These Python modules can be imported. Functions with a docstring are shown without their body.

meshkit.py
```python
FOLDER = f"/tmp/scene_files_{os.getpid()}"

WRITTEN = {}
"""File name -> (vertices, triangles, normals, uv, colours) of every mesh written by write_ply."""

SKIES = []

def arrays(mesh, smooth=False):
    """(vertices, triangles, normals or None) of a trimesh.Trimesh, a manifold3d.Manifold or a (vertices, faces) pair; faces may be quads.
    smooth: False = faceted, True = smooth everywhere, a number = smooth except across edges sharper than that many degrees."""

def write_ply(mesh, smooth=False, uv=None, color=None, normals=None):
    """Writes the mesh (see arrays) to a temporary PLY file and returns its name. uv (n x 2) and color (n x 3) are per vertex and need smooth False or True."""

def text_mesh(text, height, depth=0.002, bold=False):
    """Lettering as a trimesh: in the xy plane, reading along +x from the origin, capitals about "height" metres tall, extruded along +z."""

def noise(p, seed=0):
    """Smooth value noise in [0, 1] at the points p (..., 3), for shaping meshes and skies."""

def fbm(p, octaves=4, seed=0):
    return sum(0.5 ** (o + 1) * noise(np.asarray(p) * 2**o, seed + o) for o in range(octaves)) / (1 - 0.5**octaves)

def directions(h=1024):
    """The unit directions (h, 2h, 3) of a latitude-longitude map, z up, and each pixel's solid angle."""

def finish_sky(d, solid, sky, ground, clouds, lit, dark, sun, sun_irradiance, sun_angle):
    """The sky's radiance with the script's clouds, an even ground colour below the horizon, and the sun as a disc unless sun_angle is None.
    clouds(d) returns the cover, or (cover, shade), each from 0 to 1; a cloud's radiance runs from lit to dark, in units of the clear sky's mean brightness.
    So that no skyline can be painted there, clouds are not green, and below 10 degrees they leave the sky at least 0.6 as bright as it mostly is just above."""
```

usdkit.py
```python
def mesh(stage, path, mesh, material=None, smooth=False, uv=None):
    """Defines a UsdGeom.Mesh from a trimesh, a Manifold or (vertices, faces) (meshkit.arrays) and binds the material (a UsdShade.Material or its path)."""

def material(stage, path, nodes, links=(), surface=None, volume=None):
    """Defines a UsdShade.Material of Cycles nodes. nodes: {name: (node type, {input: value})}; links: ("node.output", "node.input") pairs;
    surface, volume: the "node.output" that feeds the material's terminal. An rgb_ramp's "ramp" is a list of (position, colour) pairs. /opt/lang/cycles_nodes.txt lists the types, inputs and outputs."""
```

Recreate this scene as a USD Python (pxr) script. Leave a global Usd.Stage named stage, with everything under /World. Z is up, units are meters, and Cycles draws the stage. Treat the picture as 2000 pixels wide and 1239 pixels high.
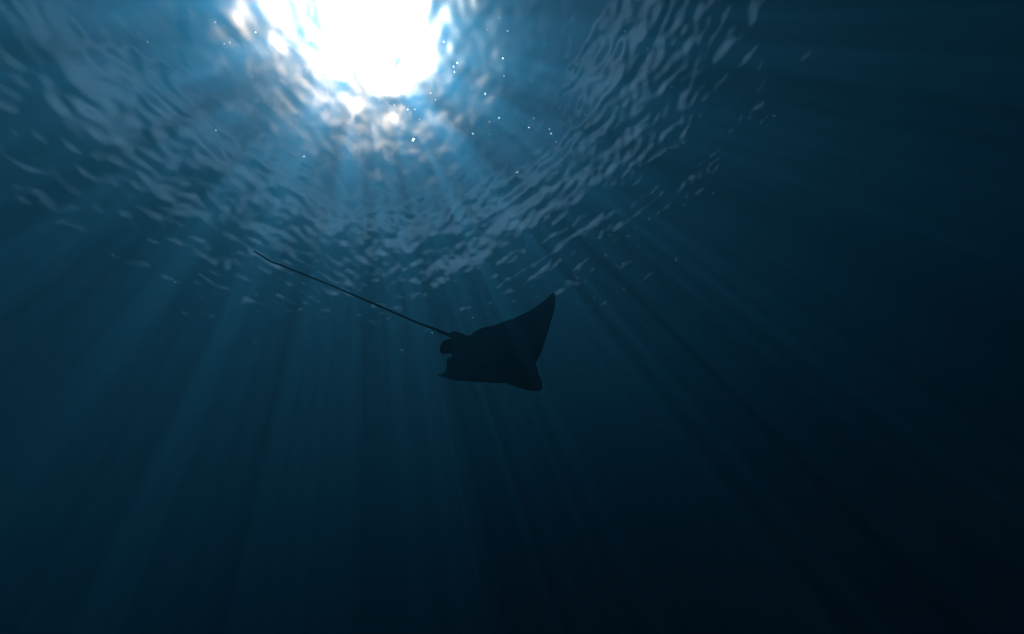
import math
import numpy as np
import trimesh
import manifold3d
import usdkit
import meshkit
from pxr import Usd, UsdGeom, UsdLux, UsdShade, Gf, Sdf, Vt

stage = Usd.Stage.CreateInMemory()
UsdGeom.SetStageUpAxis(stage, 'Z')
UsdGeom.Xform.Define(stage, '/World')

# ------------------------------------------------------------------ camera
DEPTH = 9.0                                   # metres below the mean water surface (z = 0)
FPX = 600.0                                   # focal length in pixels of the 2000 px wide photograph
PITCH, ROLL = math.radians(38.5), math.radians(-20.0)
EXPOSURE = 2.6
EYE = np.array([0.0, 0.0, -DEPTH])
fwd = np.array([0.0, math.cos(PITCH), math.sin(PITCH)])
r0 = np.array([1.0, 0.0, 0.0])
u0 = np.cross(r0, fwd)
RIGHT = math.cos(ROLL) * r0 + math.sin(ROLL) * u0
UP = np.cross(RIGHT, fwd)


def ray_dir(px, py):
    """Unit direction through a point of the photograph (2000 x 1239)."""
    d = (px - 1000.0) * RIGHT - (py - 619.5) * UP + FPX * fwd
    return d / np.linalg.norm(d)


cam = UsdGeom.Camera.Define(stage, '/World/camera')
M = np.eye(4)
M[0, :3], M[1, :3], M[2, :3], M[3, :3] = RIGHT, UP, -fwd, EYE
cam.AddTransformOp().Set(Gf.Matrix4d(*M.ravel().tolist()))
cam.CreateHorizontalApertureAttr(36.0)
cam.CreateVerticalApertureAttr(36.0 * 1239 / 2000)
cam.CreateFocalLengthAttr(36.0 * FPX / 2000.0)
cam.CreateFStopAttr(0.0)
cam.CreateClippingRangeAttr(Gf.Vec2f(0.02, 5000.0))
cam.CreateExposureAttr(EXPOSURE)

# ------------------------------------------------------------------ sky and sun
SUN = ray_dir(712, 40)
SUN_EL = math.asin(SUN[2])
# the sky's brightest part stands where the beam, bent at the surface, comes from
IOR = 1.5
_sh = IOR * np.hypot(SUN[0], SUN[1])
SUN_AIR = np.array([SUN[0] * IOR, SUN[1] * IOR, math.sqrt(1 - _sh ** 2)])
CLOUD = (1.9, 2.0, 2.5)
SUN_ROT = math.atan2(SUN[0], SUN[1])
sky_mat = usdkit.material(stage, '/World/Looks/sky', {
    'sky': ('sky_texture', {'sky_type': 'single_scattering', 'sun_disc': False, 'sun_elevation': SUN_EL, 'sun_rotation': SUN_ROT,
                            'air_density': 0.09, 'aerosol_density': 0.02, 'ozone_density': 1.0}),
    'dir': ('texture_coordinate', {}),
    'xyz': ('separate_xyz', {}),
    'lift': ('math', {'math_type': 'add', 'value2': 0.25}),
    'flat': ('combine_xyz', {'z': 0.0}),
    'px': ('math', {'math_type': 'divide'}),
    'py': ('math', {'math_type': 'divide'}),
    'clouds': ('noise_texture', {'scale': 1.7, 'detail': 6.0, 'roughness': 0.58, 'distortion': 0.4}),
    'low': ('map_range', {'range_type': 'smoothstep', 'from_min': 0.58, 'from_max': 0.86, 'to_min': 0.20, 'to_max': -0.34, 'clamp': True}),
    'sum': ('math', {'math_type': 'add'}),
    'cover': ('map_range', {'range_type': 'smoothstep', 'from_min': 0.42, 'from_max': 0.60, 'to_min': 0.0, 'to_max': 0.9, 'clamp': True}),
    'mix': ('mix_color', {'b': CLOUD, 'use_clamp': False}),
    'sundot': ('vector_math', {'math_type': 'dot_product', 'vector2': tuple(SUN_AIR)}),
    'sunpos': ('math', {'math_type': 'maximum', 'value2': 0.0}),
    'near': ('math', {'math_type': 'power', 'value2': 150.0}),
    'wide': ('math', {'math_type': 'power', 'value2': 66.0}),
    'nearx': ('math', {'math_type': 'multiply', 'value2': 70.0}),
    'veil': ('map_range', {'range_type': 'linear', 'from_min': 0.3, 'from_max': 0.7, 'to_min': 20.0, 'to_max': 120.0, 'clamp': True}),
    'widex': ('math', {'math_type': 'multiply'}),
    'halo': ('math', {'math_type': 'add'}),
    'warm': ('vector_math', {'math_type': 'scale', 'vector1': (1.0, 0.38, 0.17)}),
    'total': ('vector_math', {'math_type': 'add'}),
    'bg': ('background_shader', {'strength': 0.05}),
}, [('dir.generated', 'xyz.vector'), ('xyz.z', 'lift.value1'), ('xyz.x', 'px.value1'), ('lift.value', 'px.value2'), ('xyz.y', 'py.value1'), ('lift.value', 'py.value2'),
    ('px.value', 'flat.x'), ('py.value', 'flat.y'), ('flat.vector', 'clouds.vector'), ('xyz.z', 'low.value'), ('clouds.fac', 'sum.value1'), ('low.result', 'sum.value2'),
    ('sum.value', 'cover.value'), ('cover.result', 'mix.fac'), ('sky.color', 'mix.a'), ('mix.result', 'total.vector1'),
    ('dir.generated', 'sundot.vector1'), ('sundot.value', 'sunpos.value1'), ('sunpos.value', 'near.value1'), ('sunpos.value', 'wide.value1'), ('near.value', 'nearx.value1'),
    ('clouds.fac', 'veil.value'), ('wide.value', 'widex.value1'), ('veil.result', 'widex.value2'), ('nearx.value', 'halo.value1'), ('widex.value', 'halo.value2'),
    ('halo.value', 'warm.scale'), ('warm.vector', 'total.vector2'), ('total.vector', 'bg.color')], surface='bg.background')
dome = UsdLux.DomeLight.Define(stage, '/World/sky')
UsdShade.MaterialBindingAPI.Apply(dome.GetPrim()).Bind(sky_mat)
dome.GetPrim().SetCustomDataByKey('kind', 'structure')

sun = UsdLux.DistantLight.Define(stage, '/World/sun')
sun.CreateIntensityAttr(1.25)
sun.GetPrim().CreateAttribute('inputs:normalize', Sdf.ValueTypeNames.Bool).Set(True)
sun.CreateAngleAttr(0.5)
sun.CreateColorAttr(Gf.Vec3f(1.0, 0.95, 0.87))
zx = SUN
xx = np.cross([0, 1.0, 0], zx); xx /= np.linalg.norm(xx)
yx = np.cross(zx, xx)
S = np.eye(4); S[0, :3], S[1, :3], S[2, :3] = xx, yx, zx
sun.AddTransformOp().Set(Gf.Matrix4d(*S.ravel().tolist()))


# ------------------------------------------------------------------ helpers
used = {}


def numbered(path):
    n = used.get(path, -1) + 1
    used[path] = n
    return path if n == 0 else f'{path}_{n:03d}'


def tag(prim, **kw):
    for k, v in kw.items():
        prim.SetCustomDataByKey(k, v)
    return prim


def obj(name, mesh, mat, parent='/World', smooth=30):
    path = numbered(f'{parent}/{name}')
    return usdkit.mesh(stage, path, mesh, mat, smooth=smooth).GetPrim()


# ------------------------------------------------------------------ the water surface
rng = np.random.default_rng(7)


def axis(core, step, far, growth):
    a, s = [0.0], step
    while a[-1] < far:
        if a[-1] > core:
            s *= growth
        a.append(a[-1] + s)
    return np.array(a)


ax_x = axis(10.0, 0.042, 260.0, 1.015)
ax_x = np.concatenate([-ax_x[:0:-1], ax_x]) + 0.0
ay_f, ay_b = axis(14.0, 0.042, 260.0, 1.012), axis(4.5, 0.042, 260.0, 1.04)
ax_y = np.concatenate([-ay_b[:0:-1], ay_f])
GX, GY = np.meshgrid(ax_x, ax_y, indexing='ij')
LX = np.gradient(ax_x)[:, None] + 0 * GX
LY = np.gradient(ax_y)[None, :] + 0 * GX
SP = np.maximum(LX, LY)
Z = np.zeros_like(GX)
wind = math.radians(75)
N_WAVES = 220
for i in range(N_WAVES):
    lam = 0.20 * (4.0 / 0.20) ** rng.random()
    spread = 0.9 if lam < 1.5 else 0.6
    th = wind + rng.normal() * spread
    k = 2 * math.pi / lam
    slope = 0.020 * (0.6 + 0.8 * rng.random()) * (1.0 if lam < 0.9 else 0.6)
    amp = slope / k
    ph = rng.random() * 2 * math.pi
    damp = np.clip((lam / SP - 3.0) / 4.0, 0, 1)
    Z += amp * damp * np.sin(k * (math.cos(th) * GX + math.sin(th) * GY) + ph)
nx, ny = len(ax_x), len(ax_y)
V = np.stack([GX, GY, Z], -1).reshape(-1, 3)
ii, jj = np.meshgrid(np.arange(nx - 1), np.arange(ny - 1), indexing='ij')
q = np.stack([ii * ny + jj, (ii + 1) * ny + jj, (ii + 1) * ny + jj + 1, ii * ny + jj + 1], -1).reshape(-1, 4)
F = np.vstack([q[:, [0, 1, 2]], q[:, [0, 2, 3]]])
print('surface', len(V), len(F), Z.std())

surface_mat = usdkit.material(stage, '/World/Looks/water_surface', {
    'pos': ('geometry', {}),
    'slant': ('vector_math', {'math_type': 'dot_product'}),
    'cosine': ('math', {'math_type': 'absolute'}),
    'fr': ('map_range', {'range_type': 'smoothstep', 'from_min': 0.730, 'from_max': 0.985, 'to_min': 1.0, 'to_max': 0.03, 'clamp': True}),
    'shaft_noise': ('noise_texture', {'scale': 2.7, 'detail': 3.0, 'roughness': 0.55, 'distortion': 0.3}),  # patchy shade painted into the surface transmission, so sunlight splits into shafts
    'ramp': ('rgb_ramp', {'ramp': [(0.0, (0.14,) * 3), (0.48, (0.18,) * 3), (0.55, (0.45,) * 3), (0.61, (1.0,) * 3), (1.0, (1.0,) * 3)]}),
    'clear': ('transparent_bsdf', {}),
    'bend': ('refraction_bsdf', {'color': (0.75, 0.75, 0.75), 'IOR': IOR, 'roughness': 0.22, 'distribution': 'ggx'}),
    'through': ('mix_closure', {'fac': 0.85}),
    'mirror': ('glossy_bsdf', {'color': (0.95, 0.97, 1.0), 'roughness': 0.12, 'distribution': 'ggx'}),
    'out': ('mix_closure', {}),
}, [('pos.position', 'shaft_noise.vector'), ('shaft_noise.fac', 'ramp.fac'), ('ramp.color', 'clear.color'),
    ('clear.BSDF', 'through.closure1'), ('bend.BSDF', 'through.closure2'),
    ('pos.normal', 'slant.vector1'), ('pos.incoming', 'slant.vector2'), ('slant.value', 'cosine.value1'), ('cosine.value', 'fr.value'), ('fr.result', 'out.fac'), ('through.closure', 'out.closure1'), ('mirror.BSDF', 'out.closure2')], surface='out.closure')
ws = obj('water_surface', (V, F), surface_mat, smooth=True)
tag(ws, kind='structure')

# ------------------------------------------------------------------ the water itself, and the deep bottom far below it
water_mat = usdkit.material(stage, '/World/Looks/water', {
    'glow': ('volume_coefficients', {'phase': 'Henyey-Greenstein', 'anisotropy': 0.86, 'scatter_coeffs': (0.012, 0.032, 0.042), 'absorption_coeffs': (0.08, 0.03, 0.006)}),
    'wide': ('volume_coefficients', {'phase': 'Henyey-Greenstein', 'anisotropy': 0.5, 'scatter_coeffs': (0.0, 0.023, 0.052), 'absorption_coeffs': (0.09, 0.042, 0.008)}),
    'sum': ('add_closure', {}),
}, [('glow.volume', 'sum.closure1'), ('wide.volume', 'sum.closure2')], volume='sum.closure')
# one closed body: its top follows the waves 5 mm above the surface sheet, its sides and bottom lie far out of sight
ring = np.concatenate([np.arange(nx) * ny, (nx - 1) * ny + np.arange(1, ny), (np.arange(nx - 2, -1, -1)) * ny + ny - 1, np.arange(ny - 2, 0, -1)])
n0, nr = len(V), len(ring)
low = V[ring].copy(); low[:, 2] = -91.0
body_v = np.vstack([V + [0, 0, 0.005], low, [[0, 0, -91.0]]])
kk = np.arange(nr); k1 = (kk + 1) % nr
sides = np.vstack([np.stack([ring[kk], n0 + kk, n0 + k1], 1), np.stack([ring[kk], n0 + k1, ring[k1]], 1)])
floor_f = np.stack([np.full(nr, n0 + nr), n0 + k1, n0 + kk], 1)
body_f = np.vstack([F, sides, floor_f])
_wt = trimesh.Trimesh(body_v, body_f, process=False)
print('water body closed', _wt.is_watertight, _wt.is_winding_consistent, _wt.volume > 0, len(body_f))
tag(obj('water', (body_v, body_f), water_mat, smooth=False), kind='structure')

sb = trimesh.creation.box(bounds=[[-250, -250, -90.5], [250, 250, -90]])
bed_mat = usdkit.material(stage, '/World/Looks/seabed', {
    'n': ('noise_texture', {'scale': 0.2, 'detail': 5.0}),
    'r': ('rgb_ramp', {'ramp': [(0.3, (0.10, 0.10, 0.09)), (0.7, (0.22, 0.21, 0.18))]}),
    'p': ('principled_bsdf', {'roughness': 0.9})}, [('n.fac', 'r.fac'), ('r.color', 'p.base_color')], surface='p.BSDF')
tag(obj('seabed', sb, bed_mat, smooth=False), kind='structure')

# ------------------------------------------------------------------ the eagle ray
from scipy.interpolate import RBFInterpolator, PchipInterpolator
from scipy.spatial.transform import Rotation

POSE = np.array([-0.78, -0.12, -0.64, -0.21, -0.33, 2.51])      # turn and place in the view's axes (right, up, away)
BEND = {1: -0.04, -1: 0.29}                                     # how far each wing is raised
SIZE = 1.8
CAM = np.stack([RIGHT, UP, fwd])                                # rows: the view's axes in the world


def bend(p):
    q = np.array(p, float)
    s, side = np.abs(q[:, 1]), np.where(q[:, 1] >= 0, 1, -1)
    a = np.where(side > 0, BEND[1], BEND[-1])
    t = np.maximum(0, s - 0.1)
    q[:, 1] = side * (np.minimum(s, 0.1) + t * np.cos(a * t))
    q[:, 2] = q[:, 2] + t * np.sin(a * t)
    return q


def to_view(p):
    return (Rotation.from_rotvec(POSE[:3]).apply(bend(p)) * 0.9 + POSE[3:]) * SIZE


def crop(x, y):
    return 820 + x / 4.957, 540 + y / 4.957


MARKS = [  # body plan (forward, left) and where its outline lies in the photograph
    ((.36, .16), (1105, 850)), ((.31, .35), (1180, 700)), ((.24, .55), (1230, 570)), ((.15, .73), (1270, 430)), ((.0, .95), (1312, 225)), ((-.06, 1.0), (1298, 162)),
    ((-.075, .85), (1200, 235)), ((-.08, .70), (1100, 310)), ((-.09, .57), (1000, 365)), ((-.12, .43), (850, 425)), ((-.17, .31), (700, 475)), ((-.22, .22), (600, 505)),
    ((-.28, .16), (520, 545)), ((-.33, .13), (480, 590)),
    ((.36, -.16), (850, 1018)), ((.31, -.35), (700, 1025)), ((.24, -.55), (560, 1022)), ((.15, -.73), (420, 1012)), ((.02, -.93), (280, 995)), ((-.06, -1.0), (168, 960)),
    ((-.08, -.87), (220, 935)), ((-.085, -.65), (255, 890)), ((-.12, -.43), (260, 800)), ((-.33, -.13), (300, 730)),
    ((.50, .13), (1135, 960)), ((.62, .05), (1182, 1065)), ((.63, 0.0), (1172, 1088)), ((.60, -.08), (1100, 1092)), ((.54, -.13), (1000, 1078)), ((.46, -.15), (930, 1050)),
    ((-.36, 0.0), (320, 590)), ((-.50, .13), (320, 535)), ((-.50, .04), (300, 560)), ((-.50, -.14), (205, 705)), ((-.52, -.05), (222, 622)), ((.1, 0), (740, 800)),
]
pl = np.array([m[0] for m in MARKS])
base = to_view(np.column_stack([pl, np.zeros(len(pl))]))
want = np.array([crop(*m[1]) for m in MARKS])
move = np.column_stack([(want[:, 0] - 1000) / FPX * base[:, 2] - base[:, 0], -(want[:, 1] - 619.5) / FPX * base[:, 2] - base[:, 1]])
print('ray fit residual', np.abs(move).max())
warp = RBFInterpolator(pl, move, kernel='thin_plate_spline', smoothing=1e-4)
CENTRE = EYE + to_view(np.zeros((1, 3)))[0] @ CAM


def place(p):
    """Points of the body plan, in metres from the ray's middle."""
    p = np.asarray(p, float)
    v = to_view(p)
    v[:, :2] += warp(np.clip(p[:, :2], [-.60, -1.02], [.66, 1.02]))
    return EYE + v @ CAM - CENTRE


def on_view(px, depth):
    return EYE + np.array([(px[0] - 1000) / FPX * depth, -(px[1] - 619.5) / FPX * depth, depth]) @ CAM - CENTRE


# body plan: leading and trailing edge by distance from the middle line
LE = PchipInterpolator([0, .05, .09, .125, .15, .165, .185, .22, .30, .40, .55, .75, .92, .985, 1.0],
                       [.635, .625, .595, .53, .46, .40, .365, .355, .335, .300, .240, .140, .025, -.035, -.060])
TE = PchipInterpolator([0, .08, .13, .18, .25, .35, .5, .7, .85, .95, 1.0], [-.40, -.39, -.345, -.27, -.205, -.145, -.10, -.08, -.075, -.07, -.064])
NS, NC = 141, 44
t = np.linspace(-1, 1, NS)
ys = np.sign(t) * (1 - (1 - np.abs(t)) ** 1.15)
c = (1 - np.cos(np.linspace(0, math.pi, NC))) / 2
verts, belly = [], []
for y in ys:
    s = abs(y)
    a, b = float(LE(s)), float(TE(s))
    x = a + (b - a) * c
    chord = a - b
    foil = 4 * np.sqrt(np.clip(c, 0, 1)) * (1 - c) * 0.65
    thick = (0.034 + 0.115 * math.exp(-(s / 0.17) ** 2)) * (1 - s ** 2.5) * 0.75 * min(1, chord / 0.3) + 0.0025
    head = math.exp(-(s / 0.13) ** 2) * np.exp(-((x - 0.47) / 0.13) ** 2)
    up_z = thick * foil + 0.045 * head + 0.002 * (c * (1 - c) > 0)
    dn_z = -(0.55 * thick * foil + 0.018 * head)
    for xi, zi in zip(x, up_z):
        verts.append((xi, y, zi)); belly.append(0.0)
    for xi, zi in zip(x[-2:0:-1], dn_z[-2:0:-1]):
        verts.append((xi, y, zi - 0.001)); belly.append(1.0)
loop = 2 * NC - 2
faces = []
for i in range(NS - 1):
    for j in range(loop):
        k = (j + 1) % loop
        p0, p1, p2, p3 = i * loop + j, i * loop + k, (i + 1) * loop + k, (i + 1) * loop + j
        faces += [(p0, p1, p2), (p0, p2, p3)]
for i, flip in ((0, False), (NS - 1, True)):
    o = i * loop
    for j in range(1, loop - 1):
        faces.append((o, o + j + 1, o + j) if not flip else (o, o + j, o + j + 1))
disc = trimesh.Trimesh(place(verts), faces, process=False)
if disc.volume < 0:
    disc.invert()

# tail: the whip runs back from the body, along the line in the photograph
tail_px = [crop(350, 600), crop(290, 572), crop(215, 543), crop(130, 505), (820, 632.5), (760, 606.5), (700, 580.5), (640, 555), (585, 533), (548, 518), (528, 510.5), (512, 500.5), (496, 491)]
b0 = to_view(np.array([[-.33, 0, .0]]))[0]
back = Rotation.from_rotvec(POSE[:3]).apply([-1, 0, 0.0])
pts = []
for q_ in tail_px:
    d = np.array([(q_[0] - 1000) / FPX, -(q_[1] - 619.5) / FPX, 1.0]); d /= np.linalg.norm(d)
    n_ = np.cross(d, back); m_ = np.cross(back, n_)
    pts.append((b0 @ m_) / (d @ m_) * d)
pts = np.array(pts)
rad = np.interp(np.linspace(0, 1, len(pts)), [0, .12, .25, .6, 1], [.036, .024, .0165, .0115, .009])
fine = np.linspace(0, len(pts) - 1, 90)
axis_pts = np.stack([PchipInterpolator(np.arange(len(pts)), pts[:, k])(fine) for k in range(3)], 1)
axis_rad = PchipInterpolator(np.arange(len(pts)), rad)(fine)


def tube(points, radii, sides=10):
    points = np.asarray(points, float)
    tg = np.gradient(points, axis=0); tg /= np.linalg.norm(tg, axis=1, keepdims=True)
    a = np.cross(tg, [0.12, 0.3, 0.95]); a /= np.linalg.norm(a, axis=1, keepdims=True)
    b = np.cross(tg, a)
    ang = np.arange(sides) * 2 * math.pi / sides
    v = points[:, None] + np.asarray(radii)[:, None, None] * (np.cos(ang)[None, :, None] * a[:, None] + np.sin(ang)[None, :, None] * b[:, None])
    n = len(points)
    f = []
    for i in range(n - 1):
        for j in range(sides):
            k = (j + 1) % sides
            f += [(i * sides + j, i * sides + k, (i + 1) * sides + k), (i * sides + j, (i + 1) * sides + k, (i + 1) * sides + j)]
    v = np.vstack([v.reshape(-1, 3), points[:1], points[-1:]])
    for j in range(sides):
        k = (j + 1) % sides
        f += [(n * sides, k, j), (n * sides + 1, (n - 1) * sides + j, (n - 1) * sides + k)]
    m = trimesh.Trimesh(v, f, process=False)
    if m.volume < 0:
        m.invert()
    return m


tail_mesh = tube((EYE + axis_pts @ CAM) - CENTRE, axis_rad)
to_man = lambda m: manifold3d.Manifold(manifold3d.Mesh(np.asarray(m.vertices, np.float32), np.asarray(m.faces, np.uint32)))
A, B = to_man(disc), to_man(tail_mesh)
whole = A + B
if whole.is_empty():
    print('union failed', A.status(), B.status())
    bm = trimesh.util.concatenate([disc, tail_mesh])
else:
    mm = whole.to_mesh()
    bm = trimesh.Trimesh(mm.vert_properties[:, :3], mm.tri_verts, process=False)
from scipy.spatial import cKDTree
dist, near = cKDTree(disc.vertices).query(bm.vertices)
bel = np.where(dist < 0.01, np.array(belly)[near], 0.0).astype(np.float32)
disc_part = (dist < 0.02).astype(np.float32)

hide = usdkit.material(stage, '/World/Looks/ray_hide', {
    'b': ('attribute', {'attribute': 'belly'}),
    'tc': ('texture_coordinate', {}),
    'vor': ('voronoi_texture', {'feature': 'f1', 'scale': 13.0, 'randomness': 0.8}),
    'spot': ('map_range', {'from_min': 0.24, 'from_max': 0.30, 'to_min': 1.0, 'to_max': 0.0, 'clamp': True}),
    'on': ('attribute', {'attribute': 'spotted'}),
    'spots': ('math', {'math_type': 'multiply'}),
    'back': ('mix_color', {'a': (0.018, 0.022, 0.026), 'b': (0.08, 0.085, 0.085)}),
    'n': ('noise_texture', {'scale': 9.0, 'detail': 5.0}),
    'pale': ('rgb_ramp', {'ramp': [(0.3, (0.62, 0.62, 0.61)), (0.7, (0.84, 0.83, 0.80))]}),
    'col': ('mix_color', {}),
    'bump': ('bump', {'strength': 0.25, 'distance': 0.01}),
    'p': ('principled_bsdf', {'roughness': 0.6, 'specular_ior_level': 0.0}),
}, [('tc.object', 'vor.vector'), ('tc.object', 'n.vector'), ('vor.distance', 'spot.value'), ('spot.result', 'spots.value1'), ('on.fac', 'spots.value2'), ('spots.value', 'back.fac'), ('n.fac', 'pale.fac'), ('b.fac', 'col.fac'), ('back.result', 'col.a'), ('pale.color', 'col.b'),
    ('n.fac', 'bump.height'), ('bump.normal', 'p.normal'), ('col.result', 'p.base_color')], surface='p.BSDF')
dark_hide = usdkit.material(stage, '/World/Looks/fin_hide', {
    'n': ('noise_texture', {'scale': 14.0, 'detail': 4.0}),
    'r': ('rgb_ramp', {'ramp': [(0.3, (0.030, 0.034, 0.038)), (0.7, (0.060, 0.064, 0.066))]}),
    'p': ('principled_bsdf', {'roughness': 0.6, 'specular_ior_level': 0.0})}, [('n.fac', 'r.fac'), ('r.color', 'p.base_color')], surface='p.BSDF')
eye_mat = usdkit.material(stage, '/World/Looks/eye', {'p': ('principled_bsdf', {'base_color': (0.01, 0.01, 0.012), 'roughness': 0.12})}, surface='p.BSDF')

ray = UsdGeom.Xform.Define(stage, '/World/eagle_ray')
ray.AddTranslateOp().Set(Gf.Vec3d(*CENTRE.tolist()))
tag(ray.GetPrim(), label='dark eagle ray with raised pointed wings and long whip tail, gliding in mid water', category='ray')
bp = usdkit.mesh(stage, '/World/eagle_ray/body', bm, hide, smooth=True)
UsdGeom.PrimvarsAPI(bp).CreatePrimvar('belly', Sdf.ValueTypeNames.FloatArray, 'vertex').Set(Vt.FloatArray.FromNumpy(bel))
UsdGeom.PrimvarsAPI(bp).CreatePrimvar('spotted', Sdf.ValueTypeNames.FloatArray, 'vertex').Set(Vt.FloatArray.FromNumpy(disc_part))


def leaf(outline, thick, z0=-0.012):
    """A thin fin with a rounded rim, from a closed outline in the body plan."""
    o = np.array(outline, float)
    k = np.arange(len(o) + 1)
    oc = np.vstack([o, o[:1]])
    from scipy.interpolate import CubicSpline
    sp = CubicSpline(k, oc, bc_type='periodic')(np.linspace(0, len(o), 48, endpoint=False))
    mid = sp.mean(0)
    rings = []
    for s_, h_ in ((1.0, 0.0), (0.96, 0.5), (0.8, 0.85), (0.45, 1.0)):
        rings.append((mid + (sp - mid) * s_, h_))
    v, f, m = [], [], 48
    order = [(rings[i][0], rings[i][1]) for i in (3, 2, 1, 0)] + [(rings[i][0], -rings[i][1]) for i in (1, 2, 3)]
    for ring, h_ in order:
        v += [(x, y, z0 + h_ * thick) for x, y in ring]
    for i in range(len(order) - 1):
        for j in range(m):
            k2 = (j + 1) % m
            f += [(i * m + j, i * m + k2, (i + 1) * m + k2), (i * m + j, (i + 1) * m + k2, (i + 1) * m + j)]
    v += [(*mid, z0 + thick), (*mid, z0 - thick)]
    e, last = len(v) - 2, (len(order) - 1) * m
    for j in range(m):
        k2 = (j + 1) % m
        f += [(e, k2, j), (e + 1, last + j, last + k2)]
    w = trimesh.Trimesh(place(v), f, process=False)
    if w.volume < 0:
        w.invert()
    return w


for sgn in (1, -1):
    fin = leaf([(-.30, sgn * .035), (-.30, sgn * .10), (-.36, sgn * .150), (-.44, sgn * .168), (-.505, sgn * .152), (-.52, sgn * .09), (-.50, sgn * .035), (-.40, sgn * .015)], 0.012)
    usdkit.mesh(stage, numbered('/World/eagle_ray/pelvic_fin'), fin, dark_hide, smooth=True)

# the small dorsal fin above the root of the tail and the spine behind it
dq = [crop(300, 562), crop(262, 541), crop(225, 528), crop(190, 519), crop(165, 516), crop(195, 536), crop(250, 560)]
dd = float(np.linalg.norm(axis_pts[14]))
dep = [np.interp(q_[0], [p_[0] for p_ in tail_px][::-1], pts[::-1, 2]) for q_ in dq]
o3 = np.array([on_view(q_, z_) for q_, z_ in zip(dq, dep)])
side = fwd * 0.006
dm = trimesh.Trimesh(np.vstack([o3 + side, o3 - side]), [(0, i, i + 1) for i in range(1, 6)] + [(7, 7 + i + 1, 7 + i) for i in range(1, 6)] +
                     [x for i in range(7) for x in ((i, 7 + i, (i + 1) % 7), ((i + 1) % 7, 7 + i, 7 + (i + 1) % 7))], process=False)
dm.fix_normals()
usdkit.mesh(stage, '/World/eagle_ray/dorsal_fin', dm, dark_hide, smooth=30)
sq = [crop(240, 540), crop(185, 517), crop(130, 493)]
sz = [np.interp(q_[0], [p_[0] for p_ in tail_px][::-1], pts[::-1, 2]) for q_ in sq]
usdkit.mesh(stage, '/World/eagle_ray/tail_spine', tube([on_view(q_, z_) for q_, z_ in zip(sq, sz)], [.008, .006, .002], 8), dark_hide, smooth=40)
for sgn in (1, -1):
    e = trimesh.creation.icosphere(2, 0.042)
    e.apply_translation(place([(.435, sgn * .140, .004)])[0])
    usdkit.mesh(stage, numbered('/World/eagle_ray/eye'), e, eye_mat, smooth=True)
for sgn in (1, -1):
    for g in range(5):
        gx = .20 - .036 * g
        p3 = place([(gx + .012, sgn * (.100 - .006 * g), -.050), (gx, sgn * (.125 - .006 * g), -.046), (gx - .004, sgn * (.155 - .006 * g), -.040)])
        usdkit.mesh(stage, numbered('/World/eagle_ray/gill_slit'), tube(p3, [.003, .006, .003], 6), dark_hide, smooth=40)

# ------------------------------------------------------------------ bubbles drifting under the surface
bub_mat = usdkit.material(stage, '/World/Looks/bubble', {
    'c': ('transparent_bsdf', {}),
    'g': ('refraction_bsdf', {'color': (1.0, 1.0, 1.0), 'roughness': 0.45, 'IOR': 1.3, 'distribution': 'ggx'}),
    'o': ('mix_closure', {'fac': 0.8})},
    [('c.BSDF', 'o.closure1'), ('g.BSDF', 'o.closure2')], surface='o.closure')
brng = np.random.default_rng(21)


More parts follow.
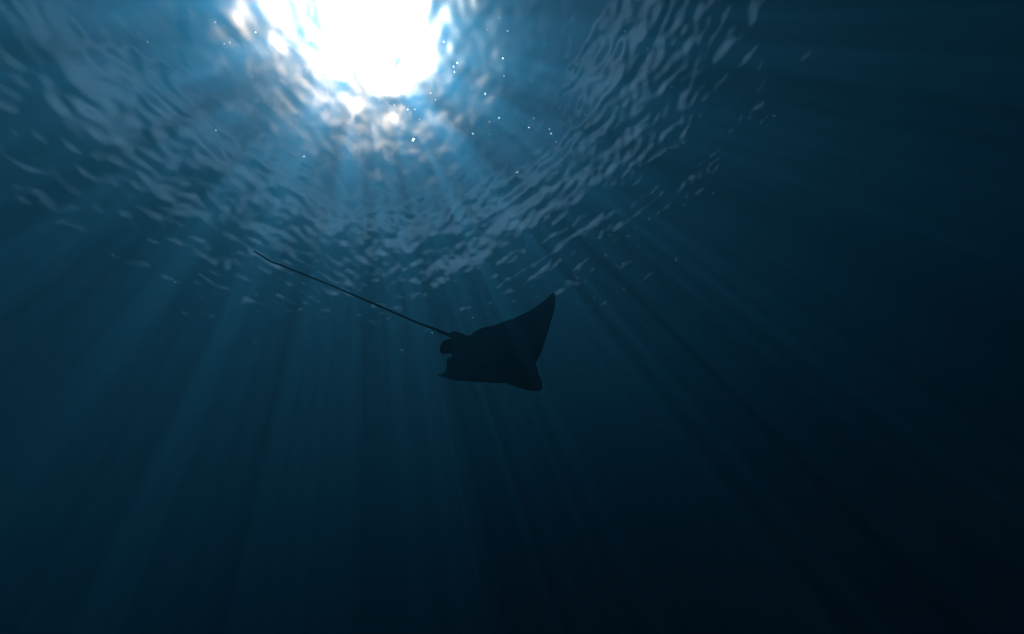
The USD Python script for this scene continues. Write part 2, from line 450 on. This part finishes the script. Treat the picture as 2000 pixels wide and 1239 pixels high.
def bubble_mesh(seed, lumps):
    r_ = np.random.default_rng(seed)
    body = None
    for _ in range(lumps):
        m = manifold3d.Manifold.sphere(0.5 + 0.5 * r_.random(), 14).scale((1, 0.85 + 0.2 * r_.random(), 0.72 + 0.2 * r_.random())).translate(tuple((r_.random(3) - 0.5) * (0.0 if lumps == 1 else 1.7)))
        body = m if body is None else body + m
    mm = body.to_mesh()
    m = trimesh.Trimesh(mm.vert_properties[:, :3], mm.tri_verts, process=False)
    m.apply_scale(1.0 / np.abs(m.vertices).max())
    return m


BUBBLES = [(796, 214, 2.2), (810, 214, 2.0), (819, 233, 1.7), (866, 82, 2.2), (892, 123, 2.8), (885, 130, 2.8), (887, 141, 2.4), (841, 182, 1.7), (850, 195, 1.7), (770, 206, 1.6),
           (947, 184, 3.0), (981, 114, 3.0), (984, 148, 2.2), (991, 61, 2.3), (951, 58, 2.0), (975, 35, 2.0), (923, 261, 2.4), (956, 263, 1.9), (974, 230, 2.2), (955, 238, 1.8),
           (593, 305, 2.6), (423, 254, 2.8), (421, 44, 2.3), (500, 63, 2.4), (439, 86, 2.2), (450, 83, 2.4), (289, 82, 2.0), (1093, 210, 2.3), (1142, 224, 2.0), (1032, 249, 2.4),
           (1073, 252, 2.0), (1076, 261, 2.8), (1086, 277, 1.9), (1138, 284, 2.0), (1096, 298, 2.2), (1042, 231, 1.7), (1220, 62, 2.8), (1214, 125, 2.3), (1263, 114, 2.0), (1222, 36, 2.0),
           (1265, 95, 1.9), (1311, 170, 2.2)]


def bubble(px, py, r, lumps, seed, label, group=None, lo=1.1, hi=2.6):
    d = lo + (hi - lo) * brng.random()
    dirv = ray_dir(px, py)
    pos = EYE + dirv * d
    rad_ = 0.78 * r * d / FPX * (dirv @ fwd)
    m = bubble_mesh(seed, lumps)
    m.apply_scale(rad_)
    g = usdkit.mesh(stage, numbered('/World/air_bubble'), m, bub_mat, smooth=True)
    UsdGeom.Xformable(g).AddTranslateOp().Set(Gf.Vec3d(*pos.tolist()))
    tag(g.GetPrim(), label=label, category='bubble')
    if group:
        tag(g.GetPrim(), group=group)


bubble(807, 273, 6.0, 7, 3, 'largest bright white cluster of bubbles just below the sun glare', lo=1.2, hi=1.3)
bubble(1009, 335, 4.5, 5, 4, 'second largest bubble cluster, over the rippled surface patches above the ray', lo=1.5, hi=1.6)
NAMED = {(593, 305): 'lone white bubble well below and left of the sun glare, above the tail tip',
         (423, 254): 'lone white bubble left of the sun glare, over the left ripples',
         (289, 82): 'faint lone bubble farthest left of the sun, near the pale ripples',
         (421, 44): 'upper left bubble of the four just left of the sun glare',
         (500, 63): 'bubble closest to the left edge of the sun glare',
         (439, 86): 'left one of two bubbles side by side left of the sun glare',
         (450, 83): 'second of two bubbles side by side left of the sun glare, nearer the sun',
         (1311, 170): 'bubble farthest to the right, at the edge of the right ripple band'}
for i, (px, py, r) in enumerate(BUBBLES):
    if (px, py) in NAMED:
        label, group = NAMED[(px, py)], None
    elif px < 900:
        label, group = 'tiny white bubble inside the lower right edge of the sun glare', 'tiny bubbles inside the sun glare'
    elif px < 1000:
        label, group = 'tiny white bubble in the blue water just right of the sun glare', 'tiny bubbles just right of the sun glare'
    elif px < 1150:
        label, group = 'tiny white bubble in the blue gap between sun glare and right ripple band', 'tiny bubbles between glare and ripple band'
    else:
        label, group = 'tiny white bubble against the upper part of the right ripple band', 'tiny bubbles against the right ripple band'
    bubble(px, py, r, 1, 100 + i, label, group)
